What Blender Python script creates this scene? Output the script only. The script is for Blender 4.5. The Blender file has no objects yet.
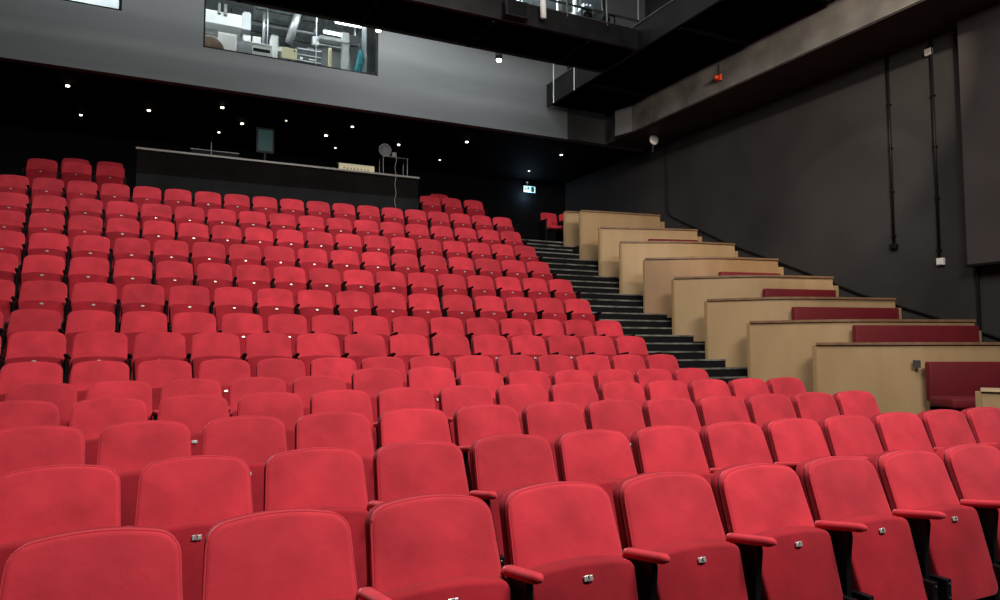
import bpy, bmesh, math, random
from mathutils import Vector, Matrix
R = math.radians
SC = bpy.context.scene
COL = SC.collection
random.seed(5)

# ------------------------------------------------------------------ camera
CZ = 1.37                      # eye height above the flat floor
cam_d = bpy.data.cameras.new('camera')
cam = bpy.data.objects.new('camera', cam_d); COL.objects.link(cam)
cam_d.sensor_width = 36.0; cam_d.lens = 36.0 * 718 / 1000; cam_d.clip_end = 100
cam.location = (0, 0, CZ)
cam.rotation_euler = (R(90 + 3.8), 0, R(-25.5))
SC.camera = cam
SC.view_settings.view_transform = 'Standard'
SC.view_settings.look = 'None'
SC.view_settings.gamma = 1
SC.view_settings.use_curve_mapping = False
SC.view_settings.exposure = 0.0

# ------------------------------------------------------------------ world
w = bpy.data.worlds.new('world'); SC.world = w; w.use_nodes = True
w.node_tree.nodes['Background'].inputs[0].default_value = (0.8, 0.9, 1, 1)
w.node_tree.nodes['Background'].inputs[1].default_value = 0.012

# ------------------------------------------------------------------ lamps of the house rig
def area(name, loc, target, sx, sy, power, col):
    d = bpy.data.lights.new(name, 'AREA'); d.shape = 'RECTANGLE'; d.size = sx; d.size_y = sy
    d.energy = power; d.color = col
    o = bpy.data.objects.new(name, d); COL.objects.link(o); o.location = loc
    o.rotation_euler = (Vector(target) - Vector(loc)).to_track_quat('-Z', 'Y').to_euler()
    return o
def spot(name, loc, target, power, col, angle, blend=0.6, rad=0.1):
    d = bpy.data.lights.new(name, 'SPOT'); d.energy = power; d.color = col
    d.spot_size = R(angle); d.spot_blend = blend; d.shadow_soft_size = rad
    o = bpy.data.objects.new(name, d); COL.objects.link(o); o.location = loc
    o.rotation_euler = (Vector(target) - Vector(loc)).to_track_quat('-Z', 'Y').to_euler()
    return o
WARM = (1.0, 0.93, 0.86); COOL = (0.86, 0.94, 1.0)
area('house_light', (3.2, -1.0, 6.8), (3.0, 4.5, 0.6), 4.0, 1.2, 730, WARM)
area('house_light', (3.0, 4.6, 8.2), (2.8, 9.0, 1.5), 5.0, 1.0, 440, WARM)
spot('rig_lantern', (0.6, 7.6, 8.4), (0.8, 12.0, 2.9), 400, WARM, 64, 0.9, 0.3)
spot('rig_lantern', (4.2, 7.6, 8.4), (4.8, 12.0, 2.9), 400, WARM, 64, 0.9, 0.3)
spot('rig_lantern', (5.0, 5.0, 8.4), (9.3, 9.5, 1.8), 430, WARM, 56, 0.9, 0.3)
spot('rig_lantern', (7.4, 3.2, 6.9), (10.9, 10.4, 4.9), 1300, (1, .80, .62), 44, 0.35, 0.05)
spot('rig_lantern', (7.0, 6.2, 6.9), (10.9, 8.6, 3.4), 260, (1, .9, .8), 34, 0.25, 0.04)
area('grid_light', (0.5, 13.0, 10.4), (0.8, 14.4, 7.0), 9.0, 0.3, 260, (.94, .98, 1.0))
area('catwalk_strip', (5.2, 12.75, 8.05), (5.6, 14.4, 7.0), 4.2, 0.12, 62, (.94, .98, 1.0))  # added unseen fill that brightens the fascia

# ------------------------------------------------------------------ materials
def mat(name, col, rough=0.6, metal=0.0, noise=0.0, nscale=8.0, bump=0.0, bscale=60, emit=None, estr=0.0,
        sheen=0.0, rnd=0.0, col2=None, stretch=None, spec=None):
    m = bpy.data.materials.new(name); m.use_nodes = True
    nt = m.node_tree; b = nt.nodes['Principled BSDF']; N = nt.nodes.new; L = nt.links.new
    b.inputs['Base Color'].default_value = (*col, 1); b.inputs['Roughness'].default_value = rough
    b.inputs['Metallic'].default_value = metal
    b.inputs['Specular IOR Level'].default_value = spec if spec is not None else (0.12 if max(col) < 0.04 else 0.4)
    if sheen:
        b.inputs['Sheen Weight'].default_value = sheen
        b.inputs['Sheen Roughness'].default_value = 0.45
        b.inputs['Sheen Tint'].default_value = (1.0, 0.35, 0.42, 1)
    if emit:
        b.inputs['Emission Color'].default_value = (*emit, 1); b.inputs['Emission Strength'].default_value = estr
    tc = N('ShaderNodeTexCoord')
    src = None
    if noise or col2:
        mp = N('ShaderNodeMapping'); L(tc.outputs['Object'], mp.inputs[0])
        if stretch: mp.inputs['Scale'].default_value = stretch
        n = N('ShaderNodeTexNoise'); n.inputs['Scale'].default_value = nscale; n.inputs['Detail'].default_value = 6
        if rnd:
            oj = N('ShaderNodeObjectInfo'); vm = N('ShaderNodeVectorMath'); vm.operation = 'MULTIPLY_ADD'
            L(oj.outputs['Random'], vm.inputs[0]); vm.inputs[1].default_value = (70, 90, 50); L(mp.outputs[0], vm.inputs[2]); L(vm.outputs[0], n.inputs['Vector'])
        else: L(mp.outputs[0], n.inputs['Vector'])
        r = N('ShaderNodeValToRGB'); r.color_ramp.elements[0].position = 0.3; r.color_ramp.elements[1].position = 0.72
        c2 = col2 or tuple(min(1, c * (1 + noise)) for c in col)
        c1 = col if col2 else tuple(c * (1 - noise) for c in col)
        r.color_ramp.elements[0].color = (*c1, 1); r.color_ramp.elements[1].color = (*c2, 1)
        L(n.outputs['Fac'], r.inputs[0]); src = r.outputs[0]
    if rnd:
        oi = N('ShaderNodeObjectInfo'); mr = N('ShaderNodeMapRange')
        mr.inputs['To Min'].default_value = 1 - rnd; mr.inputs['To Max'].default_value = 1 + rnd * 0.55
        L(oi.outputs['Random'], mr.inputs['Value'])
        hv = N('ShaderNodeHueSaturation'); L(mr.outputs[0], hv.inputs['Value'])
        if src: L(src, hv.inputs['Color'])
        else: hv.inputs['Color'].default_value = (*col, 1)
        src = hv.outputs[0]
    if src: L(src, b.inputs['Base Color'])
    if bump:
        n2 = N('ShaderNodeTexNoise'); n2.inputs['Scale'].default_value = bscale; n2.inputs['Detail'].default_value = 4
        L(tc.outputs['Object'], n2.inputs['Vector'])
        bp = N('ShaderNodeBump'); bp.inputs['Strength'].default_value = bump; bp.inputs['Distance'].default_value = 0.01
        L(n2.outputs['Fac'], bp.inputs['Height']); L(bp.outputs[0], b.inputs['Normal'])
    return m

M = {}
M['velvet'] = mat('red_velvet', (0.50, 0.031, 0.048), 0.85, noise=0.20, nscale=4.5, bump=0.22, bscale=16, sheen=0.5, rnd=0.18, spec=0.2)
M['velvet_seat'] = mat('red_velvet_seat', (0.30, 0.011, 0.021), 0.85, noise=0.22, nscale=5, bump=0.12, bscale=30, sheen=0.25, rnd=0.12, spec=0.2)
M['arm'] = mat('red_arm_velvet', (0.50, 0.031, 0.048), 0.8, noise=0.1, nscale=12, sheen=0.45, spec=0.2)
M['bench'] = mat('crimson_upholstery', (0.13, 0.003, 0.008), 0.7, noise=0.15, nscale=4, sheen=0.1)
M['black_metal'] = mat('black_metal', (0.008, 0.008, 0.009), 0.45, metal=0.2)
M['bolt'] = mat('bolt_metal', (0.2, 0.2, 0.2), 0.35, metal=0.9)
M['plate'] = mat('number_plate_metal', (0.55, 0.55, 0.53), 0.3, metal=0.5, emit=None)
M['ink'] = mat('black_ink', (0.02, 0.02, 0.02), 0.6)
M['tier'] = mat('black_carpet', (0.010, 0.0095, 0.010), 0.95, noise=0.3, nscale=30)
M['nose'] = mat('worn_nosing', (0.20, 0.19, 0.17), 0.55, noise=0.75, nscale=4, metal=0.2)
M['ply_dark'] = mat('tanned_plywood', (0.27, 0.155, 0.075), 0.55, nscale=3.2, col2=(0.34, 0.205, 0.10), stretch=(1, 1, 0.35), bump=0.05, bscale=15)
M['ply'] = mat('birch_plywood', (0.34, 0.225, 0.112), 0.55, nscale=2.2, col2=(0.43, 0.295, 0.155), stretch=(1, 1, 0.35), bump=0.05, bscale=15)
M['plycap'] = mat('brown_cap', (0.20, 0.115, 0.062), 0.5, noise=0.25, nscale=9)
M['plylight'] = mat('pale_birch_cap', (0.55, 0.42, 0.26), 0.5, noise=0.15, nscale=9)
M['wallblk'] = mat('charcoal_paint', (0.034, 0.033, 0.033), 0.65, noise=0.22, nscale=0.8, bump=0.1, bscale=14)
M['wallblk2'] = mat('brown_black_paint', (0.040, 0.034, 0.033), 0.7, noise=0.25, nscale=1.0)
M['fascia'] = mat('grey_fascia_paint', (0.132, 0.144, 0.148), 0.8, noise=0.12, nscale=0.9, stretch=(0.35, 1, 2.0), bump=0.06, bscale=9)
M['concrete'] = mat('grey_concrete', (0.13, 0.13, 0.122), 0.85, noise=0.45, nscale=1.5, bump=0.3, bscale=7)
M['black'] = mat('matt_black', (0.004, 0.004, 0.0045), 0.95, spec=0.0)
M['black_paint'] = mat('black_paint', (0.006, 0.006, 0.007), 0.8, noise=0.3, nscale=2, spec=0.05)
M['girder'] = mat('girder_paint', (0.008, 0.008, 0.009), 0.5, noise=0.4, nscale=4, spec=0.2)
M['steel'] = mat('grey_steel', (0.10, 0.10, 0.10), 0.4, metal=0.6, noise=0.3, nscale=5)
M['bright_steel'] = mat('galvanised_steel', (0.55, 0.56, 0.56), 0.35, metal=0.6, noise=0.25, nscale=5)
M['white'] = mat('white_plastic', (0.7, 0.68, 0.64), 0.5, noise=0.05)
M['offwhite'] = mat('off_white_paint', (0.62, 0.64, 0.63), 0.6, noise=0.1, nscale=3)
M['cream'] = mat('cream_board', (0.72, 0.66, 0.42), 0.6, noise=0.05)
M['brown'] = mat('brown_leather', (0.13, 0.075, 0.042), 0.6, noise=0.2)
M['whitecard'] = mat('white_enamel', (0.82, 0.83, 0.80), 0.5, noise=0.04)
M['duct_grey'] = mat('dull_duct_grey', (0.34, 0.36, 0.35), 0.6, noise=0.35, nscale=5)
M['dark_rack'] = mat('dark_rack_grey', (0.06, 0.065, 0.07), 0.5, noise=0.3, nscale=9)
M['teal'] = mat('teal_cloth', (0.015, 0.17, 0.20), 0.8, noise=0.25, nscale=10)
M['grey'] = mat('grey_paint', (0.22, 0.23, 0.24), 0.5, noise=0.1)
M['booth'] = mat('dark_booth_board', (0.007, 0.006, 0.0055), 0.8, noise=0.3, nscale=2, spec=0.05)
M['booth2'] = mat('dark_grey_plinth', (0.016, 0.017, 0.018), 0.8, noise=0.2, nscale=2, spec=0.05)
M['rail'] = mat('pale_rail', (0.22, 0.215, 0.20), 0.4, noise=0.1)
M['tube'] = mat('fluorescent_tube', (1, 1, 1), emit=(0.92, 0.97, 1.0), estr=9)
M['lampface'] = mat('lit_downlight', (1, 1, 1), emit=(1.0, 0.86, 0.72), estr=14)
M['pendface'] = mat('lit_pendant', (1, 1, 1), emit=(1.0, 0.85, 0.68), estr=9)
M['exit'] = mat('lit_exit_sign', (0.6, 0.8, 0.8), emit=(0.45, 0.85, 0.90), estr=1.0)
M['dimscreen'] = mat('dim_screen', (0.01, 0.02, 0.02), 0.4, emit=(0.1, 0.45, 0.5), estr=0.05)  # glow of the added teal panel behind the sound desk
M['exitdark'] = mat('exit_pictogram', (0.01, 0.06, 0.05), 0.5)
M['strobe'] = mat('orange_red_plastic', (0.55, 0.05, 0.015), 0.4)
g = bpy.data.materials.new('window_glass'); g.use_nodes = True
gb = g.node_tree.nodes['Principled BSDF']; gb.inputs['Transmission Weight'].default_value = 1; gb.inputs['IOR'].default_value = 1.01
gb.inputs['Roughness'].default_value = 0.0; gb.inputs['Base Color'].default_value = (0.9, 0.94, 0.94, 1)
M['glass'] = g

# ------------------------------------------------------------------ mesh helpers
def new_obj(name, bm, m, parent=None, smooth=False, loc=None, rz=0):
    bmesh.ops.recalc_face_normals(bm, faces=bm.faces[:])
    me = bpy.data.meshes.new(name); bm.to_mesh(me); bm.free()
    ms = m if isinstance(m, (list, tuple)) else [m]
    for x in ms: me.materials.append(M[x] if isinstance(x, str) else x)
    if smooth:
        for p in me.polygons: p.use_smooth = True
    o = bpy.data.objects.new(name, me); COL.objects.link(o)
    if parent: o.parent = parent
    if loc: o.location = loc
    o.rotation_euler.z = rz
    return o
def box(bm, x0, x1, y0, y1, z0, z1, bev=0.0, mi=0):
    r = bmesh.ops.create_cube(bm, size=1)
    vs = r['verts']
    bmesh.ops.scale(bm, vec=(x1 - x0, y1 - y0, z1 - z0), verts=vs)
    bmesh.ops.translate(bm, vec=((x0 + x1) / 2, (y0 + y1) / 2, (z0 + z1) / 2), verts=vs)
    if bev:
        es = list({e for v in vs for e in v.link_edges})
        bmesh.ops.bevel(bm, geom=es, offset=bev, segments=2, affect='EDGES', profile=0.5)
    return vs
def boxes(L, bev=0.0):
    bm = bmesh.new()
    for b in L: box(bm, *b, bev=bev)
    return bm
def prism(bm, pts, z0, z1):
    """extrude a plan polygon; z0,z1 numbers"""
    a = [bm.verts.new((x, y, z0)) for x, y in pts]; b = [bm.verts.new((x, y, z1)) for x, y in pts]
    n = len(pts)
    bm.faces.new(a); bm.faces.new(b[::-1])
    for i in range(n): bm.faces.new((a[i], a[(i + 1) % n], b[(i + 1) % n], b[i]))
def tube(bm, pts, r, seg=8, caps=True):
    pts = [Vector(p) for p in pts]; rings = []
    for i, p in enumerate(pts):
        d = (pts[min(i + 1, len(pts) - 1)] - pts[max(i - 1, 0)]).normalized()
        a = d.orthogonal().normalized() if abs(d.z) > 0.9 else d.cross(Vector((0, 0, 1))).normalized()
        b = d.cross(a).normalized()
        rr = r[i] if isinstance(r, (list, tuple)) else r
        rings.append([bm.verts.new(p + (a * math.cos(2 * math.pi * k / seg) + b * math.sin(2 * math.pi * k / seg)) * rr) for k in range(seg)])
    for i in range(len(rings) - 1):
        for k in range(seg):
            bm.faces.new((rings[i][k], rings[i][(k + 1) % seg], rings[i + 1][(k + 1) % seg], rings[i + 1][k]))
    if caps: bm.faces.new(rings[0][::-1]); bm.faces.new(rings[-1])
def lathe(bm, prof, seg=16, center=(0, 0, 0), axis='z'):
    rings = []
    for r, z in prof:
        ring = []
        for k in range(seg):
            a = 2 * math.pi * k / seg
            p = (r * math.cos(a), r * math.sin(a), z)
            if axis == 'y': p = (p[0], p[2], p[1])
            if axis == 'x': p = (p[2], p[0], p[1])
            ring.append(bm.verts.new(Vector(p) + Vector(center)))
        rings.append(ring)
    for i in range(len(rings) - 1):
        for k in range(seg): bm.faces.new((rings[i][k], rings[i][(k + 1) % seg], rings[i + 1][(k + 1) % seg], rings[i + 1][k]))
    bm.faces.new(rings[0][::-1]); bm.faces.new(rings[-1])
def tag(o, label=None, cat=None, group=None, kind=None):
    if label: o['label'] = label
    if cat: o['category'] = cat
    if group: o['group'] = group
    if kind: o['kind'] = kind
    return o
def empty(name, loc, label, cat, group=None, rz=0):
    o = bpy.data.objects.new(name, None); COL.objects.link(o); o.location = loc; o.rotation_euler.z = rz
    o.empty_display_size = 0.2
    return tag(o, label, cat, group)
def struct(name, bm, m, **k):
    return tag(new_obj(name, bm, m, **k), kind='structure')

# ------------------------------------------------------------------ upholstered pad
def pad(hw_top, hw_bot, z0, z1, arch, rc_t, rc_b, thick, er, bulge, curve, lean, y_front=0.0, nseg=10, bot_arch=0.0):
    """a cushion standing in the XZ plane, front towards -Y; arch lowers the top corners, curve brings the sides forward"""
    out = []
    H = z1 - z0
    def corner(cx, cz, r, a0, a1, n):
        for i in range(n + 1):
            a = a0 + (a1 - a0) * i / n
            out.append((cx + r * math.cos(a), cz + r * math.sin(a)))
    pi = math.pi
    corner(hw_bot - rc_b, z0 + rc_b, rc_b, -pi / 2, 0, 4)
    for i in range(1, 6): out.append((hw_bot + (hw_top - hw_bot) * i / 6, z0 + rc_b + (H - rc_b - rc_t) * i / 6))
    corner(hw_top - rc_t, z1 - rc_t, rc_t, 0, pi / 2, 6)
    for i in range(1, nseg): out.append(((hw_top - rc_t) * (1 - 2 * i / nseg), z1))
    corner(-hw_top + rc_t, z1 - rc_t, rc_t, pi / 2, pi, 6)
    for i in range(1, 6): out.append((-(hw_top + (hw_bot - hw_top) * i / 6), z1 - rc_t - (H - rc_b - rc_t) * i / 6))
    corner(-hw_bot + rc_b, z0 + rc_b, rc_b, pi, 1.5 * pi, 4)
    for i in range(1, nseg): out.append(((-hw_bot + rc_b) * (1 - 2 * i / nseg), z0))
    cz = (z0 + z1) / 2
    bm = bmesh.new()
    def ring(ins, y):
        vs = []
        for x, z in out:
            fx = 1 - ins / max(hw_top, 0.01); fz = 1 - ins / (H / 2)
            X = x * fx; Z = cz + (z - cz) * fz
            vs.append(warp(X, y, Z))
        return vs
    def warp(X, y, Z):
        t = (Z - z0) / H
        u = X / hw_bot
        Zw = Z - arch * u * u * max(0, t) ** 1.5 + bot_arch * (1 - u * u) * max(0, 1 - t)
        Yw = y_front + y - curve * u * u + lean * (Z - z0)
        return bm.verts.new((X, Yw, Zw))
    rings = []
    T = thick
    prof = [(er * 0.9, T), (er * 0.25, T - er * 0.3), (0, T - er), (0, er), (er * 0.12, er * 0.45), (er * 0.45, er * 0.1), (er * 1.0, 0.0)]
    for ins, y in prof: rings.append(ring(ins, y))
    m = min(hw_top, H / 2)
    for k in (0.3, 0.5, 0.7, 0.88):
        rings.append(ring(er + (m - er) * k, -bulge * math.sin(k / 0.88 * math.pi / 2)))
    n = len(out)
    for a, b in zip(rings[:-1], rings[1:]):
        for i in range(n): bm.faces.new((a[i], a[(i + 1) % n], b[(i + 1) % n], b[i]))
    bm.faces.new(rings[0]); bm.faces.new(rings[-1])
    return bm

def piping_bm(hw_top, hw_bot, z0, z1, arch, rc, curve, lean, y):
    pts = []
    H = z1 - z0
    P = [(-hw_bot, z0)]
    for i in range(1, 5): P.append((-hw_bot + (hw_bot - hw_top) * i / 5, z0 + (H - rc) * i / 5))
    for i in range(7):
        a = math.pi - math.pi / 2 * i / 6; P.append((-hw_top + rc + rc * math.cos(a), z1 - rc + rc * math.sin(a)))
    for i in range(1, 10): P.append(((-hw_top + rc) * (1 - 2 * i / 10), z1))
    for i in range(7):
        a = math.pi / 2 - math.pi / 2 * i / 6; P.append((hw_top - rc + rc * math.cos(a), z1 - rc + rc * math.sin(a)))
    for i in range(4, -1, -1): P.append((hw_bot - (hw_bot - hw_top) * i / 5, z0 + (H - rc) * i / 5))
    for x, z in P:
        u = x / hw_bot; t = (z - z0) / H
        pts.append((x, y - curve * u * u + lean * (z - z0), z - arch * u * u * max(0, t) ** 1.5))
    bm = bmesh.new(); tube(bm, pts, 0.0045, 6); return bm

# ------------------------------------------------------------------ theatre seat (origin: floor under the seat, y=0 at the top front of the backrest)
BT = 0.86   # height of the backrest top
def make_seat(pitch, red_arms):
    root = bpy.data.objects.new('theatre_seat', None); COL.objects.link(root); root.empty_display_size = 0.2
    hw = pitch / 2 - 0.015
    lean = 0.33; z0 = 0.36
    yb = -lean * (BT - z0)
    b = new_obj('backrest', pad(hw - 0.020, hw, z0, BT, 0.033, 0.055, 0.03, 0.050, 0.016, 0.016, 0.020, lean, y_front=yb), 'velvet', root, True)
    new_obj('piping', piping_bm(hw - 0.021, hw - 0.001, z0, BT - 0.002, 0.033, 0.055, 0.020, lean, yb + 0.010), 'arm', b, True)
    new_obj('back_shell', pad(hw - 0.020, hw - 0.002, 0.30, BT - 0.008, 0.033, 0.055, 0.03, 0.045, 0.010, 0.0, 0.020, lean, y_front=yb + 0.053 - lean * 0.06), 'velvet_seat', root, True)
    # tipped-up cushion: its underside faces the front
    sw = pitch / 2 - 0.036; CL = 0.28; CY = -0.190 - CL * (0.618 - 0.225)
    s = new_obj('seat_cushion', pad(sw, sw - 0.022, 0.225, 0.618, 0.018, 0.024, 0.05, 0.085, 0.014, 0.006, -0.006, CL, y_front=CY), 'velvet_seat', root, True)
    pl = bmesh.new()
    box(pl, -0.021, 0.021, -0.004, 0.002, -0.0115, 0.0115, 0.003)
    lathe(pl, [(0.0125, 0.001), (0.0125, 0.0045), (0.011, 0.0055)], 14, axis='y')
    for v in pl.verts:
        if v.co.y > 0.0009: v.co.y = -v.co.y
    for v in pl.verts: v.co *= 0.86
    p = new_obj('number_plate', pl, 'plate', s)
    PLZ = 0.572
    p.location = (0, CY + CL * (PLZ - 0.225) - 0.0085, PLZ); p.rotation_euler.x = -math.atan(CL)
    for sx in (-1, 1):
        h = bmesh.new(); box(h, sx * (sw - 0.012) - 0.016, sx * (sw - 0.012) + 0.016, CY - 0.006, CY + 0.13, 0.25, 0.35, 0.004)
        hp = new_obj('hinge_plate', h, 'black_metal', root)
        bb = bmesh.new()
        for zz in (0.27, 0.33): lathe(bb, [(0.006, 0), (0.006, -0.003), (0.003, -0.005)], 8, center=(sx * (sw - 0.010), CY - 0.007, zz), axis='y')
        new_obj('bolt', bb, 'bolt', hp)
    armset(root, -1, pitch, red_arms)
    return root
def armset(root, sx, pitch, red):
    X = sx * pitch / 2
    AZ = 0.612
    st = bmesh.new()
    # side standard: black steel panel, foot flange and upper bracket
    prof = [(-0.225, AZ - 0.03), (-0.215, AZ + 0.012), (-0.075, AZ - 0.018), (-0.11, 0.45), (-0.12, 0.30), (-0.045, 0.03), (0.03, 0.012), (0.03, 0), (-0.26, 0), (-0.26, 0.012), (-0.205, 0.03), (-0.21, 0.45)]
    a = [st.verts.new((X - 0.013, y - 0.03, z)) for y, z in prof]; c = [st.verts.new((X + 0.013, y - 0.03, z)) for y, z in prof]
    st.faces.new(a); st.faces.new(c[::-1])
    for i in range(len(prof)): st.faces.new((a[i], a[(i + 1) % len(prof)], c[(i + 1) % len(prof)], c[i]))
    new_obj('side_standard', st, 'black_metal', root)
    ar = bmesh.new()
    n = 9; y0, y1 = -0.095, -0.330
    rings = []
    for i in range(n + 1):
        t = i / n; y = y0 + (y1 - y0) * t
        wdt = (0.027 if red else 0.024) * (1 - 0.12 * t)
        if t > 0.86: wdt *= math.sqrt(max(0.02, 1 - ((t - 0.86) / 0.15) ** 2))
        hgt = 0.018 if red else 0.016
        if t > 0.86: hgt *= math.sqrt(max(0.05, 1 - ((t - 0.86) / 0.16) ** 2))
        zc = AZ - 0.012 + 0.034 * t
        ring = []
        for k in range(12):
            an = 2 * math.pi * k / 12
            cx, cz = math.cos(an), math.sin(an)
            cx = math.copysign(abs(cx) ** 0.7, cx); cz = math.copysign(abs(cz) ** 0.7, cz)
            ring.append(ar.verts.new((X + wdt * cx, y, zc + hgt * cz)))
        rings.append(ring)
    for i in range(n):
        for k in range(12): ar.faces.new((rings[i][k], rings[i][(k + 1) % 12], rings[i + 1][(k + 1) % 12], rings[i + 1][k]))
    ar.faces.new(rings[0]); ar.faces.new(rings[-1][::-1])
    new_obj('armrest', ar, 'arm' if red else 'black_metal', root, True)

def copy_tree(o, parent=None):
    c = o.copy(); COL.objects.link(c)
    if parent: c.parent = parent
    for ch in o.children: copy_tree(ch, c)
    return c

# rows from the front:  letter, top-front y, top z relative to the eye, pitch, x of first measured seat, seats measured to the last one, extra left, extra right
ROWS = {
 'O': (2.38, -.510), 'N': (3.34, -.447), 'M': (4.30, -.370), 'L': (5.26, -.294), 'K': (6.22, -.222), 'J': (7.18, -.080),
 'I': (8.14, .160), 'H': (9.10, .415), 'G': (10.06, .80), 'F': (11.02, 1.215), 'E': (11.98, 1.64), 'D': (12.94, 2.08),
 'C': (13.90, 2.53), 'B': (14.86, 3.02), 'A': (15.82, 3.57), 'Z': (16.78, 3.86)}
def floor_z(r): return ROWS[r][1] + CZ - BT
FL = {r: max(0.0, floor_z(r)) for r in ROWS}
F0 = FL['O'] = 0.0
SEATS = {   # pitch, first X, first index, last index (inclusive)
 'O': (.504, -.138, -1, 11), 'N': (.498, .164, -2, 12), 'M': (.498, -.039, -2, 11), 'L': (.4935, -.258, -2, 12), 'K': (.502, -.746, -2, 12),
 'J': (.506, -.941, -2, 13), 'I': (.530, -1.03, -2, 13), 'H': (.523, -1.18, -2, 14), 'G': (.530, -1.23, -2, 14),
 'F': (.5195, -1.36, -2, 15), 'E': (.529, -1.43, -2, 15), 'D': (.5195, -2.10, -1, 17), 'C': (.5345, -2.21, -1, 17), 'B': (.527, -2.35, -1, 18)}
EXACT = {'A': [-2.05, -1.48, -.91, 5.70, 6.25, 6.82], 'Z': [-1.60, -.98, 6.30]}
RANGE = {}
ORD = ['front', 'second', 'third', 'fourth', 'fifth', 'sixth', 'seventh', 'eighth', 'ninth', 'tenth', 'eleventh', 'twelfth', 'thirteenth', 'fourteenth', 'fifteenth', 'sixteenth', 'seventeenth', 'eighteenth', 'nineteenth', 'twentieth']
NTH = ['first'] + ORD[1:]
def px(x, y, z):
    ca, sa = math.cos(R(25.5)), math.sin(R(25.5)); cp, sp = math.cos(R(3.8)), math.sin(R(3.8))
    rx = x * ca - y * sa; ry = x * sa + y * ca; rz = z - CZ
    f = ry * cp + rz * sp
    return 500 + 718 * rx / f, 300 - 718 * (rz * cp - ry * sp) / f

protoA = {}
_digit = {}
def digits_mesh(s):
    if s not in _digit:
        c = bpy.data.curves.new('n', 'FONT'); c.body = s; c.size = 0.020; c.align_x = 'CENTER'; c.align_y = 'CENTER'; c.extrude = 0.0006
        t = bpy.data.objects.new('t', c); COL.objects.link(t)
        bpy.context.view_layer.update()
        me = bpy.data.meshes.new_from_object(t); bpy.data.objects.remove(t); bpy.data.curves.remove(c)
        me.materials.clear(); me.materials.append(M['ink']); _digit[s] = me
    return _digit[s]
def digits_on(seat, s):
    for ch in seat.children:
        if ch.name.startswith('seat_cushion'):
            for p in ch.children:
                d = bpy.data.objects.new('number', digits_mesh(s)); COL.objects.link(d); d.parent = seat
                m = Matrix.Translation(p.location) @ Matrix.Rotation(-math.atan(0.28), 4, 'X') @ Matrix.Translation((0, -0.0058, 0)) @ Matrix.Rotation(math.pi / 2, 4, 'X')
                d.matrix_local = m
                d.parent = ch
                return
order = list('ONMLKJIHGFEDCBAZ')
used = set()
NEAR = set('ONMLKJ')
for ri, r in enumerate(order):
    Y, _ = ROWS[r]
    red = r in NEAR
    if r in SEATS:
        p, x0, i0, i1 = SEATS[r]; xs = [x0 + p * i for i in range(i0, i1 + 1)]; idx0 = i0
    else:
        p = .545; xs = EXACT[r]; idx0 = 0
    if p not in protoA: protoA[p] = make_seat(p, red)
    vis = []
    for x in xs:
        lx = px(x - p / 2 + .03, Y, FL[r] + BT - .1)[0]; rx = px(x + p / 2 - .03, Y, FL[r] + BT - .1)[0]
        vis.append(rx > 0 and lx < 1000)
    nv = sum(vis); fv = vis.index(True)
    RANGE[r] = (xs[0] - p / 2, xs[-1] + p / 2)
    ends = all(vis[fv:]) and r not in 'ON'
    for k, x in enumerate(xs):
        if p in used: o = copy_tree(protoA[p])
        else: o = protoA[p]; used.add(p)
        o.location = (x, Y, FL[r] - (0.009 * max(0, .4 * Y + .4 - x) if red else 0))
        last = k == len(xs) - 1 or xs[k + 1] - x > p * 1.5
        if last: armset(o, 1, p, red)
        rowname = ORD[ri] + ' row' if ri < 14 else ('back corner row' if r == 'A' else 'hindmost row')
        arm = 'red-armed' if red else 'black-armed'
        kl, kr = k - fv, fv + nv - 1 - k
        if r in EXACT:
            if x < 2:
                L = [q for q, xx in enumerate(xs) if xx < 2 and vis[q]]
                if vis[k]: lab = 'red tip-up seat, %s leftward from the sound desk in the %s' % (NTH[L[-1] - k], rowname)
                else: lab = 'red tip-up seat of the %s beyond the left edge of the photo' % rowname
            else:
                Rr = [q for q, xx in enumerate(xs) if xx > 2]
                lab = 'red tip-up seat, %s rightward of the sound desk in the %s' % (NTH[k - Rr[0]], rowname)
        elif not vis[k]:
            lab = 'red tip-up seat, %s outside the %s edge of the photo in the %s' % (NTH[fv - 1 - k if k < fv else k - fv - nv], 'left' if k < fv else 'right', rowname)
        elif kr < kl:
            lab = '%s red tip-up seat, %s from the %s in the %s' % (arm, NTH[kr], 'aisle' if r not in 'ON' else 'right photo edge', rowname)
        else:
            lab = '%s red tip-up seat, %s from the left photo edge in the %s' % (arm, NTH[kl], rowname)
        if r == 'K' and vis[k] and abs(px(x, Y, FL[r] + BT)[0] - 407) < 45:
            o.location.z += 0.055
            for_lab = 'left' if px(x, Y, FL[r] + BT)[0] < 407 else 'right'
            lab = 'red tip-up seat standing taller than its row, %s one of the two' % for_lab
        tag(o, lab, 'theatre seat', 'red theatre seats of the ' + rowname)
        if r in 'ONM' and vis[k]: digits_on(o, str(k - fv + 2))

# ------------------------------------------------------------------ stepped floor under the seats
NB = 0.72       # platform nose lies this far in front of the backrest line
bm = bmesh.new(); box(bm, -6, 14, -5, ROWS['K'][0] - NB, -0.3, 0.0); struct('floor', bm, 'tier')
bm = bmesh.new()
seq = order[1:]
for i, r in enumerate(seq):
    if r == 'Z': continue
    y0 = ROWS[r][0] - NB
    y1 = ROWS[seq[i + 1]][0] - NB if i + 1 < len(seq) else 18.4
    zl = FL[r]
    if zl < 0.01: continue
    xr = RANGE[r][1] + 0.10
    if r == 'A': xr = 7.3; y1 = 18.4; box(bm, xr, 11.0, y0 + .1, y1, -.3, FL['A'] - .13)
    box(bm, -6, xr, y0, y1, -0.3, zl)
y0 = ROWS['Z'][0] - NB
box(bm, -6, 7.1, y0, 18.4, FL['A'] - .1, FL['Z'])
struct('floor', bm, 'tier')
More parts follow.
